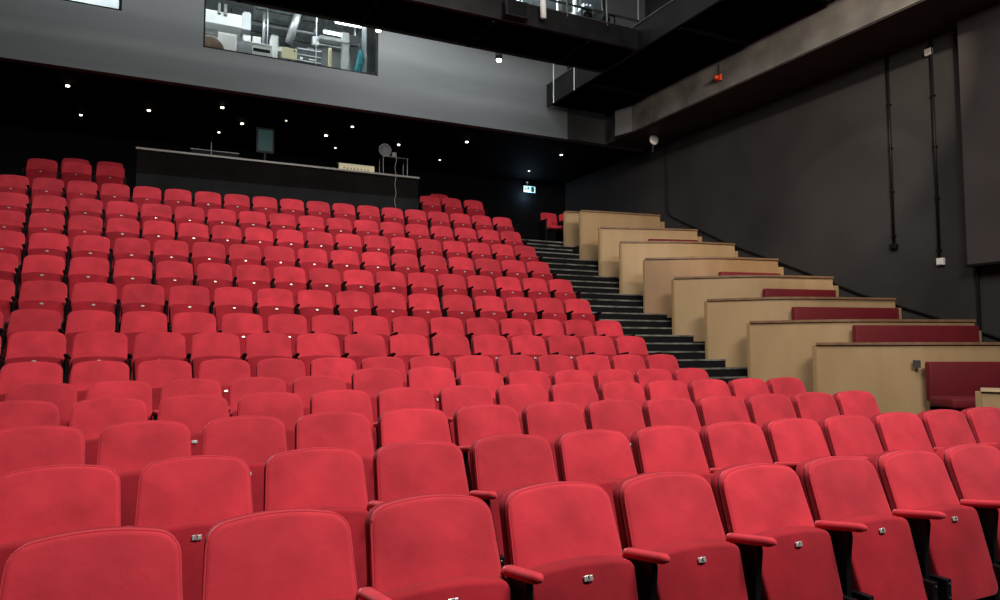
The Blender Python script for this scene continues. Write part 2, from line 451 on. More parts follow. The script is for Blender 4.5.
# platform noses
bm = bmesh.new()
for r in 'IHGFEDCB': box(bm, -6, RANGE[r][1] + 0.10, ROWS[r][0] - NB - .012, ROWS[r][0] - NB + .03, FL[r] - .035, FL[r] + .004)
struct('trim_1', bm, 'black_metal')

# ------------------------------------------------------------------ plywood booths
W = 10.95
PART = [  # plan points (front face), top z rel eye, drop of the bench below the top (None: no bench)
 ([(8.87, 14.92), (9.9, 14.75), (10.82, 14.70)], 3.32, None),
 ([(8.77, 14.04), (10.0, 13.85), (10.82, 13.76)], 3.18, None),
 ([(8.66, 13.08), (9.65, 12.74), (10.80, 12.43)], 2.63, .26),
 ([(8.53, 12.12), (9.75, 11.55), (10.88, 11.38)], 2.18, .33),
 ([(8.41, 11.16), (9.50, 10.42), (10.82, 10.17)], 1.72, .30),
 ([(8.31, 10.20), (9.37, 9.21), (10.80, 8.92)], 1.26, .25),
 ([(8.21, 9.24), (8.97, 8.23), (10.80, 7.74)], .806, .17),
 ([(8.19, 8.28), (8.90, 7.09), (10.72, 6.45)], .408, .09),
 ([(8.30, 7.16), (8.89, 6.03), (10.80, 5.25)], .072, .25),
 ([(8.20, 4.90), (8.75, 3.90), (10.80, 3.20)], -.445, None)]
def offset(pts, d):
    """shift a 3-point polyline to its rear (+d) side"""
    out = []
    for i, p in enumerate(pts):
        a = Vector(pts[max(i - 1, 0)]); b = Vector(pts[min(i + 1, len(pts) - 1)])
        t = (b - a).normalized(); n = Vector((-t.y, t.x))
        if n.y < 0: n = -n
        out.append(tuple(Vector(p) + n * d))
    return out
def smoothed(pts):
    p0, p1, p2 = [Vector(p) for p in pts]
    a = p1 + (p0 - p1) * 0.35; b = p1 + (p2 - p1) * 0.3
    L = [tuple(p0)]
    for i in range(7):
        t = i / 6; L.append(tuple(a * (1 - t) ** 2 + p1 * 2 * t * (1 - t) + b * t * t))
    L.append(tuple(p2)); return L
NM = ['rearmost', 'second from the back', 'third from the back', 'fourth from the back', 'middle one fifth from the back', 'fourth from the front', 'third from the front', 'second tall one from the front', 'tall nearest one with a socket', 'pale low one at the right edge']
BZ = []
for i, (pts, zt, bd) in enumerate(PART):
    zt += CZ; zb = zt - 1.15
    if i == 0: zb = zt - .95
    BZ.append(zb)
    f = smoothed(pts); bk = offset(f, 0.05)
    lab = ['low plywood booth front, narrow, behind all the others at the top of the aisle',
           'plywood booth front, topmost wide one reaching the dark side wall',
           'plywood booth front, second wide one down from the top of the aisle',
           'plywood booth front, third wide one down from the top of the aisle',
           'browner plywood booth front, fourth wide one down from the top of the aisle',
           'plywood booth front, fifth wide one down, just below the browner one',
           'plywood booth front, third up from the one with the socket',
           'plywood booth front directly behind the one with the socket',
           'nearest large plywood booth front with a grey socket beside a red bench',
           'pale low plywood booth corner cut by the right edge of the photo'][i]
    root = empty('booth_partition', (pts[0][0], pts[0][1], zb), lab, 'booth partition', 'plywood booth fronts stepping up the aisle')
    def P(L): return [(x - pts[0][0], y - pts[0][1]) for x, y in L]
    bm = bmesh.new(); prism(bm, P(f) + P(bk)[::-1], 0, zt - zb - .035); new_obj('front_panel', bm, 'ply_dark' if i == 4 else 'ply', root)
    # cap ledge, ends short of the wall end of the panel and stands proud of it
    cf = offset(f, -0.03); cb = offset(f, 0.16)
    e = Vector(f[-1]) ; 
    bm = bmesh.new(); prism(bm, P(cf) + P(cb)[::-1], zt - zb - .035, zt - zb)
    new_obj('cap_ledge', bm, 'plylight' if i == 9 else 'plycap', root)
    # narrow foot post at the aisle end
    bm = bmesh.new(); box(bm, -.02, .03, -.01, .05, -.12, zt - zb - .035, .003); new_obj('end_post', bm, 'ply', root)
    # return panel end at the wall, one notch lower
    bm = bmesh.new(); x1, y1 = P(f)[-1]; box(bm, x1, x1 + .12, y1 - .02, y1 + .04, 0, zt - zb - .16); new_obj('wall_return', bm, 'ply', root)
    if i == 8:
        a, b = Vector(pts[0]), Vector(pts[1]); t = (b - a).normalized(); c = a + (b - a) * .955 - a
        n = Vector((t.y, -t.x)); n = n if n.y < 0 else -n
        bm = bmesh.new(); box(bm, -.045, .045, -.012, 0, -.05, .05, .004)
        so = new_obj('socket', bm, 'steel', root, loc=(c.x + n.x * .002, c.y + n.y * .002, zt - zb - .28), rz=math.atan2(t.y, t.x))
        so['label'] = 'grey metal socket plate'
    if bd is not None:
        p1, p2 = Vector(pts[1]), Vector(pts[2]); t = (p2 - p1).normalized(); n = Vector((t.y, -t.x)); n = n if n.y < 0 else -n
        Ln = (p2 - p1).length - .05
        st = p1 + n * 0.04
        lb = {2: 'thin strip of red bench below the second wide booth front', 3: 'red bench back below the third wide booth front down', 4: 'red bench back against the browner booth front',
              5: 'red bench back against the booth front just below the browner one', 6: 'red bench back against the third booth front above the socket', 7: 'long red bench back just above the nearest large booth front',
              8: 'large red banquette against the nearest large plywood booth front'}[i]
        if i == 2: lb = 'narrow red bench hidden low before the second wide booth front'
        br = empty('banquette', (st.x, st.y, zb), lb, 'bench', 'red banquettes in the plywood booths', rz=math.atan2(t.y, t.x))
        H = zt - zb - bd
        bm = bmesh.new(); box(bm, 0, Ln, -.11, -.0, .40, H, .022); new_obj('backrest', bm, 'bench', br, True)
        bm = bmesh.new(); box(bm, -.02, Ln, -.55, -.09, .34, .47, .03); new_obj('seat_cushion', bm, 'bench', br, True)
        bm = bmesh.new(); box(bm, .04, Ln - .02, -.50, -.02, 0.0, .34, .005); new_obj('plinth', bm, 'black', br)
# booth floors
for i in range(1, len(PART)):
    pts = PART[i][0]
    nxt = PART[i + 1][0] if i + 1 < len(PART) else [(8.2, 2.2), (8.9, 1.2), (10.8, .6)]
    back = smoothed(offset(pts, .05)); front = smoothed(offset(nxt, .06))
    lim = nxt[0][0] / nxt[0][1]
    back = [q for q in back if q[0] / q[1] > lim + .006] if i < 9 else back
    bm = bmesh.new(); prism(bm, [(W, back[-1][1])] + back[::-1] + front + [(W, front[-1][1])], -.05, max(BZ[i], 0.01) - .004)
    struct('floor', bm, 'tier')
back = smoothed(offset(PART[1][0], .05))
bm = bmesh.new(); prism(bm, [(W, 16.0), (8.9, 16.0)] + back + [(W, back[-1][1])], 0, BZ[0] - .004); struct('floor', bm, 'tier')

# ------------------------------------------------------------------ aisle stairs
st = empty('staircase', (7.6, 7.0, 0), 'black aisle stairs with pale worn nosings between the red seats and the plywood booths', 'stairs')
lv = [(ROWS[r][0] - NB, FL[r] - (.13 if r == 'A' else 0)) for r in 'KJIHGFEDCBA']
for (ya, za), (yb_, zb_), low in zip(lv[:-1], lv[1:], 'KJIHGFEDCB'):
    n = 3 if zb_ - za > .3 else (2 if zb_ - za > .2 else 1)
    for j in range(n):
        y = ya + (yb_ - ya) * (j + 1) / n; z = za + (zb_ - za) * (j + 1) / n
        ynext = 16.1 if (zb_ == lv[-1][1] and j == n - 1) else y + (yb_ - ya) / n + .02
        xl = RANGE[low][1] + .05
        xr = 9.35 + max(0, y - 9.0) * .04
        bm = bmesh.new(); box(bm, xl - 7.6, xr - 7.6, y - 7.0, ynext - 7.0, 0.0, z); new_obj('step', bm, 'tier', st)
        bm = bmesh.new(); box(bm, xl - 7.6, xr - 7.6, y - .008 - 7.0, y + .04 - 7.0, z - .022, z + .004, .002); new_obj('nosing', bm, 'nose', st)

# ------------------------------------------------------------------ the lone seats beyond the aisle
o = empty('usher_seat', (8.93, 15.85, FL['A'] - .13), 'red usher seat with its cushion folded down beside the topmost plywood booth', 'theatre seat', 'usher seats at the top of the aisle')
def usher(o):
    hw = .235
    new_obj('backrest', pad(hw - .01, hw, .36, .86, .02, .05, .03, .06, .018, .02, .02, .16, y_front=-.08), 'velvet', o, True)
    bm = bmesh.new(); box(bm, -.23, .23, -.52, -.06, .37, .45, .03); new_obj('seat_cushion', bm, 'velvet', o, True)
    for s in (-1, 1):
        bm = bmesh.new(); box(bm, s * .245 - .015, s * .245 + .015, -.33, .02, .0, .60, .006); box(bm, s * .245 - .022, s * .245 + .022, -.36, .0, .60, .63, .01)
        new_obj('side_standard', bm, 'black_metal', o)
usher(o)
o2 = copy_tree(o); o2.location.x += .54
tag(o2, 'red usher seat half hidden behind the topmost plywood booth', 'theatre seat', 'usher seats at the top of the aisle')

# ------------------------------------------------------------------ shell: walls, ceiling, fascia
Zr = lambda z: z + CZ
FY0, FY1 = 14.4, 14.58
struct('wall_right', boxes([(W, W + .2, -5, 18.6, -.3, Zr(9.6))]), 'wallblk')
struct('wall_left', boxes([(-6.2, -6, -5, 18.6, -.3, Zr(9.6))]), 'black_paint')
struct('wall_back', boxes([(-6, W, 18.4, 18.6, -.3, Zr(9.6))]), 'black_paint')
struct('wall_front', boxes([(-6, W, -5.2, -5, -.3, Zr(9.6))]), 'black_paint')
struct('ceiling', boxes([(-6.2, W + .2, -5.2, 14.4, Zr(9.6), Zr(9.8))]), 'black_paint')
struct('ceiling', boxes([(-6, W, FY1, 18.4, Zr(4.93), Zr(5.04))]), 'black_paint')        # soffit over the back rows
# fascia wall with window openings
WIN = [(.63, 4.03, 5.69, 7.60), (-2.6, -.75, 6.11, 7.6), (6.7, 9.75, 7.62, 9.3)]
xs = sorted({-6, W} | {v for a in WIN for v in a[:2]}); zs = sorted({4.93, 9.6} | {v for a in WIN for v in a[2:]})
bm = bmesh.new()
for a, b in zip(xs[:-1], xs[1:]):
    run = []
    for c, d in zip(zs[:-1], zs[1:]):
        mx, mz = (a + b) / 2, (c + d) / 2
        if any(w_[0] < mx < w_[1] and w_[2] < mz < w_[3] for w_ in WIN): continue
        if run and abs(run[-1][1] - c) < 1e-6: run[-1][1] = d
        else: run.append([c, d])
    for c, d in run: box(bm, a, b, FY0, FY1, Zr(c), Zr(d))
struct('wall_upper', bm, 'fascia')
bm = bmesh.new(); box(bm, 8.64, W, FY0 - .03, FY0, Zr(4.93), Zr(7.55)); struct('wall_upper', bm, 'wallblk')  # darker sheet over the right end of the fascia
for i, (a, b, c, d) in enumerate(WIN):
    fr = struct('window_%d' % (i + 1), boxes([(a, b, FY0 + .02, FY0 + .12, Zr(c), Zr(c) + .035), (a, b, FY0 + .02, FY0 + .12, Zr(d) - .035, Zr(d)), (a, a + .03, FY0 + .02, FY0 + .12, Zr(c), Zr(d)), (b - .05, b, FY0 + .02, FY0 + .12, Zr(c), Zr(d))]), 'black_metal')
    bm = boxes([(a + .03, b - .05, FY0 + .06, FY0 + .07, Zr(c) + .035, Zr(d) - .035)])
    new_obj('pane', bm, 'glass', fr)
# grey concrete edge beam along the side wall with its dark soffit
bm = bmesh.new(); box(bm, 9.70, W, -5, 13.3, Zr(4.95), Zr(6.6)); struct('trim_2', bm, 'concrete')
bm = bmesh.new(); box(bm, 9.72, W, -5, 14.4, Zr(4.93), Zr(4.95)); struct('trim_3', bm, 'wallblk2')
bm = bmesh.new(); prism(bm, [(9.70, 13.3), (9.55, 13.75), (9.85, 14.4), (W, 14.4), (W, 13.3)], Zr(4.95), Zr(5.55)); struct('trim_6', bm, 'fascia')
# pilaster and lower plinth at the near end of the side wall
bm = bmesh.new(); box(bm, W - .22, W, -5, 6.52, Zr(1.22), Zr(4.93)); struct('trim_4', bm, 'wallblk2')
bm = bmesh.new(); box(bm, W - .26, W, -5, 6.52, Zr(1.18), Zr(1.22), .005); tube(bm, [(W - .03, 6.50, Zr(1.2)), (W - .03, 6.50, Zr(-.2))], .022); struct('trim_5', bm, 'black_metal')

# ------------------------------------------------------------------ wall fittings
bm = bmesh.new()
pts = [(W - .03, 13.62, Zr(4.9)), (W - .03, 13.60, Zr(3.3)), (W - .03, 13.5, Zr(3.12)), (W - .03, 11.6, Zr(2.20)), (W - .03, 9.76, Zr(1.47)), (W - .03, 8.5, Zr(.93)), (W - .03, 7.1, Zr(.45)), (W - .03, 6.0, Zr(.05))]
tube(bm, pts, .016); tag(new_obj('cable', bm, 'black_metal'), 'thin black cable dropping down the side wall then following the booth rake', 'cable')
def pipe(y, z0, z1, lab, foot):
    r = empty('conduit', (W - .03, y, Zr(z0)), lab, 'conduit', None)
    bm = bmesh.new(); tube(bm, [(0, 0, 0), (0, 0, z1 - z0)], .022); new_obj('tube', bm, 'black_metal', r, True)
    for k in range(5):
        z = .15 + (z1 - z0 - .3) * k / 4
        bm = bmesh.new(); box(bm, -.03, .03, -.035, .035, z - .012, z + .012, .004); new_obj('clip', bm, 'black_metal', r)
    if foot:
        bm = bmesh.new(); box(bm, -.04, .03, -.06, .06, -.07, .02, .01); new_obj('end_box', bm, 'black_metal', r)
pipe(7.81, 1.69, 4.93, 'black conduit on the side wall ending bare above the booths', True)
pipe(7.06, 1.36, 4.93, 'black conduit on the side wall with white boxes at both ends', False)
for y, z, s in [(7.10, 4.68, 'high on the side wall'), (7.04, 1.33, 'low on the side wall')]:
    r = empty('junction_box', (W, y, Zr(z)), 'small white junction box ' + s + ' on the right conduit', 'junction box')
    bm = bmesh.new(); box(bm, -.06, 0, -.055, .055, -.055, .055, .008); new_obj('body', bm, 'white', r)
    bm = bmesh.new(); box(bm, -.068, -.06, -.045, .045, -.045, .045, .003); new_obj('lid', bm, 'white', r)
# round wall disc
r = empty('wall_speaker', (10.4, 14.36, Zr(4.83)), 'small round white speaker where the fascia meets the side wall', 'speaker')
bm = bmesh.new(); lathe(bm, [(.12, 0), (.125, -.03), (.105, -.045), (.02, -.05)], 20, axis='y'); new_obj('grille', bm, 'white', r, True)
bm = bmesh.new(); tube(bm, [(0, 0, -.06), (-.02, .0, -.3)], .006); tube(bm, [(0, 0, 0), (0, .02, .12)], .012); new_obj('bracket', bm, 'steel', r)
r.location = (10.30, 13.30, Zr(4.83))
# orange strobe on the concrete beam
r = empty('alarm_strobe', (9.70, 10.44, Zr(5.21)), 'small orange-red alarm beacon on the grey concrete beam', 'alarm')
bm = bmesh.new(); box(bm, -.05, 0, -.07, .07, -.06, .06, .01); new_obj('base', bm, 'strobe', r)
bm = bmesh.new(); lathe(bm, [(.045, -.05), (.05, -.09), (.035, -.13), (.01, -.14)], 14, axis='x'); new_obj('lens', bm, 'strobe', r, True)
bm = bmesh.new(); tube(bm, [(-.02, 0, .06), (-.02, 0, .2), (0, .02, .3)], .006); new_obj('wire', bm, 'black_metal', r)

# ------------------------------------------------------------------ catwalks
CW = 5.60
r = empty('catwalk', (3, 11.35, Zr(CW)), 'black overhead catwalk running across the room before the upper windows', 'catwalk')
def B(L, name, m, par=r, off=(3, 11.35, 0)):
    bm = bmesh.new()
    for b in L: box(bm, b[0] - off[0], b[1] - off[0], b[2] - off[1], b[3] - off[1], b[4] - CW, b[5] - CW)
    return new_obj(name, bm, m, par)
B([(-6, 7.97, 10.80, 11.93, CW, CW + .08)], 'deck', 'black')
B([(-6, 7.97, 10.72, 10.80, CW - .02, CW + .34)], 'girder', 'girder')
B([(-6, 7.97, 11.93, 12.01, CW - .02, CW + .20)], 'girder', 'girder')
B([(-6, 7.97, 10.70, 10.74, CW + .34, CW + .36)], 'girder_flange', 'steel')
for xx in (-3, -1, 1, 3, 5, 6.9): B([(xx, xx + .06, 10.8, 11.93, CW - .06, CW)], 'cross_beam', 'black_paint')
for xx in (3.6, 5.0, 6.45, 7.3):
    bm = bmesh.new(); tube(bm, [(xx - 3, -.62, .3), (xx - 3, -.62, 1.4)], .02); new_obj('rail_post', bm, 'steel', r)
bm = bmesh.new(); tube(bm, [(-9, -.62, 1.4), (4.95, -.62, 1.4)], .022); new_obj('hand_rail', bm, 'steel', r)
r2 = empty('catwalk', (8.8, 9, Zr(CW)), 'black overhead catwalk running from the fascia towards the viewer beside the concrete beam', 'catwalk')
o8 = (8.8, 9, 0)
B([(8.05, 9.68, -2, 14.2, CW, CW + .08)], 'deck', 'black', r2, o8)
B([(8.00, 8.06, -2, 14.25, CW - .03, CW + .46)], 'girder', 'girder', r2, o8)
B([(7.98, 8.08, -2, 14.25, CW + .46, CW + .49)], 'girder_flange', 'steel', r2, o8)
B([(9.62, 9.68, -2, 14.25, CW - .03, CW + .20)], 'girder', 'black', r2, o8)
for yy in (3, 5.4, 7.8, 9.6, 12.6): B([(8.06, 9.62, yy, yy + .08, CW - .07, CW)], 'cross_beam', 'black_paint', r2, o8)
for yy in (13.0, 13.9):
    bm = bmesh.new(); tube(bm, [(-.82, yy - 9, -.05), (-.82, yy - 9, 1.5)], .014); new_obj('hanger_rod', bm, 'bright_steel', r2)
# lighting bar with black lanterns over the near catwalk corner
bar = empty('lighting_bar', (7.9, 12.6, Zr(7.2)), 'steel lighting bar hung high above the corner of the two catwalks', 'lighting bar')
bm = bmesh.new(); tube(bm, [(-3.2, 0, 0), (1.8, 0, 0)], .025); new_obj('bar', bm, 'steel', bar)
for s in (-2.4, 0, 1.5):
    bm = bmesh.new(); tube(bm, [(s, 0, 0), (s, 0, 1.9)], .015); new_obj('hanger_rod', bm, 'bright_steel', bar)
for k, (dx, ry, lb) in enumerate([(-1.55, .3, 'black stage lantern leftmost on the high bar'), (.15, -.5, 'black stage lantern in the middle of the high bar'), (.75, .5, 'black stage lantern rightmost on the high bar')]):
    l = empty('stage_lantern', (7.9 + dx, 12.6, Zr(7.2)), lb, 'stage light', 'stage lanterns on the high bar')
    bm = bmesh.new(); lathe(bm, [(.05, .06), (.09, .0), (.09, -.22), (.11, -.24), (.11, -.30)], 14, center=(0, 0, -.12)); ob = new_obj('body', bm, 'black_metal', l, True); ob.rotation_euler = (.5, ry, 0)
    bm = bmesh.new(); box(bm, -.12, -.11, -.02, .02, -.25, -.02); box(bm, .11, .12, -.02, .02, -.25, -.02); box(bm, -.12, .12, -.02, .02, -.03, -.01); new_obj('yoke', bm, 'black_metal', l)
# pendant work lamps under the catwalk
for (x, y, z, lb) in [(6.2, 13.05, 5.93, 'caged pendant work lamp glowing in front of the grey fascia'), (3.78, 13.5, 6.28, 'glowing pendant lamp at the right top corner of the long window')]:
    l = empty('pendant_lamp', (x, y, Zr(z)), lb, 'lamp', 'pendant work lamps')
    bm = bmesh.new(); lathe(bm, [(.02, .20), (.05, .17), (.065, .10), (.07, .0)], 14); new_obj('shade', bm, 'black_metal', l, True)
    bm = bmesh.new(); lathe(bm, [(.058, .0), (.055, -.03), (.035, -.05), (.01, -.055)], 14); new_obj('bulb', bm, 'pendface', l, True)
    bm = bmesh.new()
    for k in range(6):
        a = k * math.pi / 3; tube(bm, [(.075 * math.cos(a), .075 * math.sin(a), .14), (.075 * math.cos(a), .075 * math.sin(a), -.05)], .005, 5)
    new_obj('cage', bm, 'black_metal', l)
    bm = bmesh.new(); tube(bm, [(0, 0, .16), (0, 0, 9.6 - z)], .005, 5); new_obj('flex', bm, 'black_metal', l)
    pd = bpy.data.lights.new('pendant_glow', 'POINT'); pd.energy = 5; pd.color = (1, .86, .7); pd.shadow_soft_size = .06
    po = bpy.data.objects.new('pendant_glow', pd); COL.objects.link(po); po.location = (x, y, Zr(z) - .14)

# ------------------------------------------------------------------ downlights in the soffit
DL = [(-1.65, 15.4, 1), (-1.59, 17.25, .7), (-.29, 16.3, .9), (1.07, 15.46, 1), (1.55, 16.4, 1), (1.14, 17.3, .6), (2.39, 15.77, .35), (3.40, 16.5, 1), (3.79, 15.58, .8), (5.15, 16.5, .9), (3.83, 17.44, .5), (6.55, 15.57, 1), (6.55, 17.4, .5), (9.17, 15.6, .9), (9.2, 17.42, .5), (-.0, 16.7, 0), (10.4, 15.2, 0)]
dl_lab = ['lit recessed downlight leftmost of the front line in the black soffit', 'small lit downlight leftmost of the rear line, left of the sound desk', 'lit downlight above the left end of the sound desk',
 'bright downlight of the front line, left of the bright pair', 'bright downlight, right one of the pair above the dark case', 'small dim downlight above the desk microphone', 'very faint downlight left of the brightest middle lamp', 'bright downlight above the white box on the desk',
 'downlight of the front line, up and right of the white box', 'warm downlight beside the fan shaped fixture on the desk', 'small dim downlight just above the white box', 'downlight of the front line right of the sound desk', 'small dim downlight between the desk end and the exit sign',
 'downlight of the front line, rightmost lit one near the side wall', 'small dim downlight directly above the lit exit sign', 'unlit round downlight beside the lit one above the desk left end', 'unlit round downlight nearest the side wall']
for k, (x, y, e) in enumerate(DL):
    l = empty('downlight', (x, y, Zr(4.93)), dl_lab[k], 'ceiling light', 'recessed downlights over the back rows')
    bm = bmesh.new(); lathe(bm, [(.052, .0), (.058, -.012), (.045, -.02), (.04, -.012)], 16); new_obj('bezel', bm, 'steel' if e == 0 else 'black_metal', l, True)
    if e:
        mt = M['lampface'].copy(); mt.node_tree.nodes['Principled BSDF'].inputs['Emission Strength'].default_value = 10 * e * e
        bm = bmesh.new(); lathe(bm, [(.036 * (.55 + .45 * e), -.018), (.030 * (.55 + .45 * e), -.034), (.008, -.042)], 12); new_obj('bulb', bm, mt, l, True)
        if e > .75:
            s_ = spot('downlight_beam', (x, y, Zr(4.93) - .06), (x, y - .1, 0), 5 * e, (1, .85, .7), 70, .8, .03)

# ------------------------------------------------------------------ exit sign
r = empty('exit_sign', (9.70, 18.34, Zr(4.62)), 'lit green white exit sign with running figure on the black back wall', 'sign')
bm = bmesh.new(); box(bm, -.20, .20, .0, .06, -.10, .10, .006); new_obj('housing', bm, 'black_metal', r)
bm = bmesh.new(); box(bm, -.19, .19, -.012, .0, -.09, .09, .002); new_obj('face', bm, 'exit', r)
bm = bmesh.new()
def flat(poly):
    a = [bm.verts.new((x, -.013, z)) for x, z in poly]; b = [bm.verts.new((x, -.018, z)) for x, z in poly]
    bm.faces.new(a); bm.faces.new(b[::-1])
    for i in range(len(poly)): bm.faces.new((a[i], a[(i + 1) % len(poly)], b[(i + 1) % len(poly)], b[i]))
flat([(.05, -.075), (.145, -.075), (.145, .07), (.05, .07)])                               # doorway
flat([(-.06, .045), (-.03, .045), (-.03, .072), (-.06, .072)])                              # running figure: head, trunk, legs, arms
flat([(-.075, -.01), (-.03, -.01), (-.02, .04), (-.06, .04)])
flat([(-.075, -.01), (-.055, -.01), (-.09, -.07), (-.11, -.07)]); flat([(-.05, -.01), (-.03, -.01), (.0, -.03), (.0, -.07), (-.02, -.07), (-.018, -.035)])
flat([(-.02, .03), (-.02, .018), (.02, .0), (.028, .01)]); flat([(-.06, .035), (-.06, .02), (-.10, -.0), (-.105, .012)])
flat([(-.17, -.01), (-.135, .03), (-.135, .008), (-.115, .008), (-.115, -.028), (-.135, -.028), (-.135, -.05)])
new_obj('pictogram', bm, 'exitdark', r)
bm = bmesh.new(); lathe(bm, [(.03, .0), (.035, .02), (.02, .035)], 12, center=(-.06, .03, .19)); box(bm, -.07, -.05, .02, .04, .1, .2); new_obj('sensor', bm, 'white', r)
pd = bpy.data.lights.new('exit_glow', 'POINT'); pd.energy = 9; pd.color = (.45, .72, 1); pd.shadow_soft_size = .08
po = bpy.data.objects.new('exit_glow', pd); COL.objects.link(po); po.location = (9.56, 18.22, Zr(4.42))

# ------------------------------------------------------------------ sound desk enclosure
r = empty('sound_desk', (2.38, 15.2, FL['A']), 'long dark sound desk enclosure with a pale top rail behind the back row', 'desk')
bz = -FL['A']
bm = bmesh.new(); box(bm, -2.83, 2.83, .0, .05, 0, Zr(3.79) + bz); box(bm, -2.83, -2.78, .05, 1.6, 0, Zr(3.79) + bz); box(bm, 2.78, 2.83, .05, 1.6, 0, Zr(3.79) + bz); new_obj('front_board', bm, 'booth', r)
bm = bmesh.new(); box(bm, -2.83, 2.83, -.02, .0, 0, Zr(3.33) + bz); new_obj('plinth', bm, 'booth2', r)
bm = bmesh.new(); box(bm, -2.85, 2.85, -.04, .12, Zr(3.79) + bz, Zr(3.83) + bz, .004); new_obj('top_rail', bm, 'rail', r)
bm = bmesh.new(); box(bm, -2.78, 2.78, .12, .95, Zr(3.70) + bz, Zr(3.75) + bz); new_obj('worktop', bm, 'black_paint', r)
TR = Zr(3.83)
r = empty('white_console', (3.81, 15.23, TR), 'long white metal box with dark knobs standing on the desk rail', 'equipment')
bm = bmesh.new(); box(bm, -.39, .39, -.03, .07, 0, .13, .006); new_obj('case', bm, 'cream', r)
bm = bmesh.new(); box(bm, -.40, .40, .0, .10, .13, .145, .003); new_obj('lid', bm, 'white', r)
for k in range(8):
    bm = bmesh.new(); lathe(bm, [(.014, 0), (.012, -.015)], 8, center=(-.28 + k * .075, -.03, .035), axis='y'); new_obj('knob', bm, 'black_metal', r)
r = empty('flight_case', (.95, 15.45, Zr(3.75)), 'low dark brown equipment case lying behind the desk rail at left', 'case')
bm = bmesh.new(); box(bm, -.45, .45, -.15, .2, 0, .19, .01); new_obj('body', bm, 'booth2', r)
bm = bmesh.new(); box(bm, -.46, .46, -.16, .21, .19, .205, .003); new_obj('lid_edge', bm, 'steel', r)
r = empty('screen_monitor', (1.98, 15.9, Zr(3.75)), 'tall monitor glowing faintly teal behind the sound desk', 'monitor')  # added panel standing in for a faint teal patch of light
bm = bmesh.new(); box(bm, -.19, .19, -.02, .02, .42, .98, .008); new_obj('screen', bm, 'black_metal', r)
bm = bmesh.new(); box(bm, -.15, .15, -.026, -.02, .47, .93, .002); new_obj('display', bm, 'dimscreen', r)
bm = bmesh.new(); box(bm, -.02, .02, -.01, .03, .0, .5); box(bm, -.1, .1, -.07, .09, 0, .012); new_obj('stand', bm, 'black_metal', r)
r = empty('desk_microphone', (.87, 15.2, TR), 'thin gooseneck microphone upright on the desk rail', 'microphone')
bm = bmesh.new(); tube(bm, [(0, 0, 0), (0, 0, .15), (.0, .0, .27)], .007, 6); new_obj('gooseneck', bm, 'bright_steel', r)
bm = bmesh.new(); lathe(bm, [(.02, 0), (.02, .015)], 10); new_obj('base', bm, 'steel', r)
bm = bmesh.new(); lathe(bm, [(.008, .27), (.012, .28), (.012, .31), (.004, .325)], 8); new_obj('capsule', bm, 'black_metal', r)
# equipment stand with fan shaped reflector, right end of desk
r = empty('equipment_stand', (4.72, 15.5, Zr(3.75)), 'thin framed equipment stand with a round grey reflector at the desk right end', 'stand')
bm = bmesh.new()
for sx in (-.28, .28):
    for sy in (-.15, .15): tube(bm, [(sx, sy, 0), (sx, sy, .50)], .010, 6)
new_obj('frame', bm, 'steel', r)
bm = bmesh.new(); box(bm, -.30, .30, -.17, .17, .50, .52, .003); new_obj('shelf', bm, 'steel', r)
bm = bmesh.new(); lathe(bm, [(.15, .0), (.145, -.02), (.10, .02), (.03, .05)], 20, center=(-.2, 0, .70), axis='y'); d = new_obj('reflector', bm, 'grey', r, True)
bm = bmesh.new(); tube(bm, [(-.1, 0, .52), (-.1, 0, .62), (-.2, .03, .70)], .012, 6); box(bm, -.05, .06, -.05, .05, .52, .66, .01); new_obj('bracket', bm, 'grey', r)
bm = bmesh.new()
tube(bm, [(4.66 + .015 * math.sin(z * 17), 15.14, Zr(z)) for z in [4.25 - .055 * k for k in range(24)]], .006, 6)
tag(new_obj('cable', bm, 'rail'), 'pale cable hanging down in front of the sound desk board', 'cable')

# ------------------------------------------------------------------ rooms behind the upper windows
struct('wall_inner', boxes([(-6, 5.3, 18.2, 18.3, Zr(5.05), Zr(9.6)), (5.3, W, 17.0, 17.1, Zr(5.05), Zr(9.6))]), 'offwhite')
struct('wall_inner', boxes([(5.3, 5.4, 14.6, 18.2, Zr(5.05), Zr(9.6))]), 'offwhite')
struct('floor', boxes([(-6, W, 14.6, 18.2, Zr(5.06), Zr(5.15))]), 'grey')
struct('ceiling', boxes([(-6, 5.28, 14.6, 18.2, Zr(7.65), Zr(7.75))]), 'duct_grey')
struct('ceiling', boxes([(5.42, W, 14.6, 17.0, Zr(9.45), Zr(9.6))]), 'grey')
tl = ['right one near the teal coat', 'shorter left one near the steel pipes', 'leftmost one above the white box duct', 'middle one', 'right one in the high window', 'left one in the high window', 'in the small left window']
for k, (x, y, z, L_) in enumerate([(3.68, 15.65, 7.26, .62), (3.45, 16.05, 7.16, .5), (1.0, 15.6, 7.35, .9), (2.1, 16.8, 7.45, .5), (9.1, 15.3, 8.95, .8), (7.6, 15.4, 8.55, .7), (-1.5, 15.1, 7.3, .9)]):
    l = empty('fluorescent_light', (x, y, Zr(z)), 'white fluorescent strip light behind the windows, ' + tl[k], 'strip light', 'strip lights behind the windows')
    bm = bmesh.new(); box(bm, -L_ / 2, L_ / 2, -.04, .04, 0, .04, .004); new_obj('fitting', bm, 'offwhite', l)
    bm = bmesh.new(); box(bm, -L_ / 2 + .02, L_ / 2 - .02, -.02, .02, -.025, 0, .008); new_obj('tube', bm, 'tube', l)
    bm = bmesh.new(); [tube(bm, [(q_ * L_ * .35, 0, .04), (q_ * L_ * .35, 0, (9.45 if x > 5 else 7.65) - z)], .006, 5) for q_ in (-1, 1)]; new_obj('hanger', bm, 'steel', l)
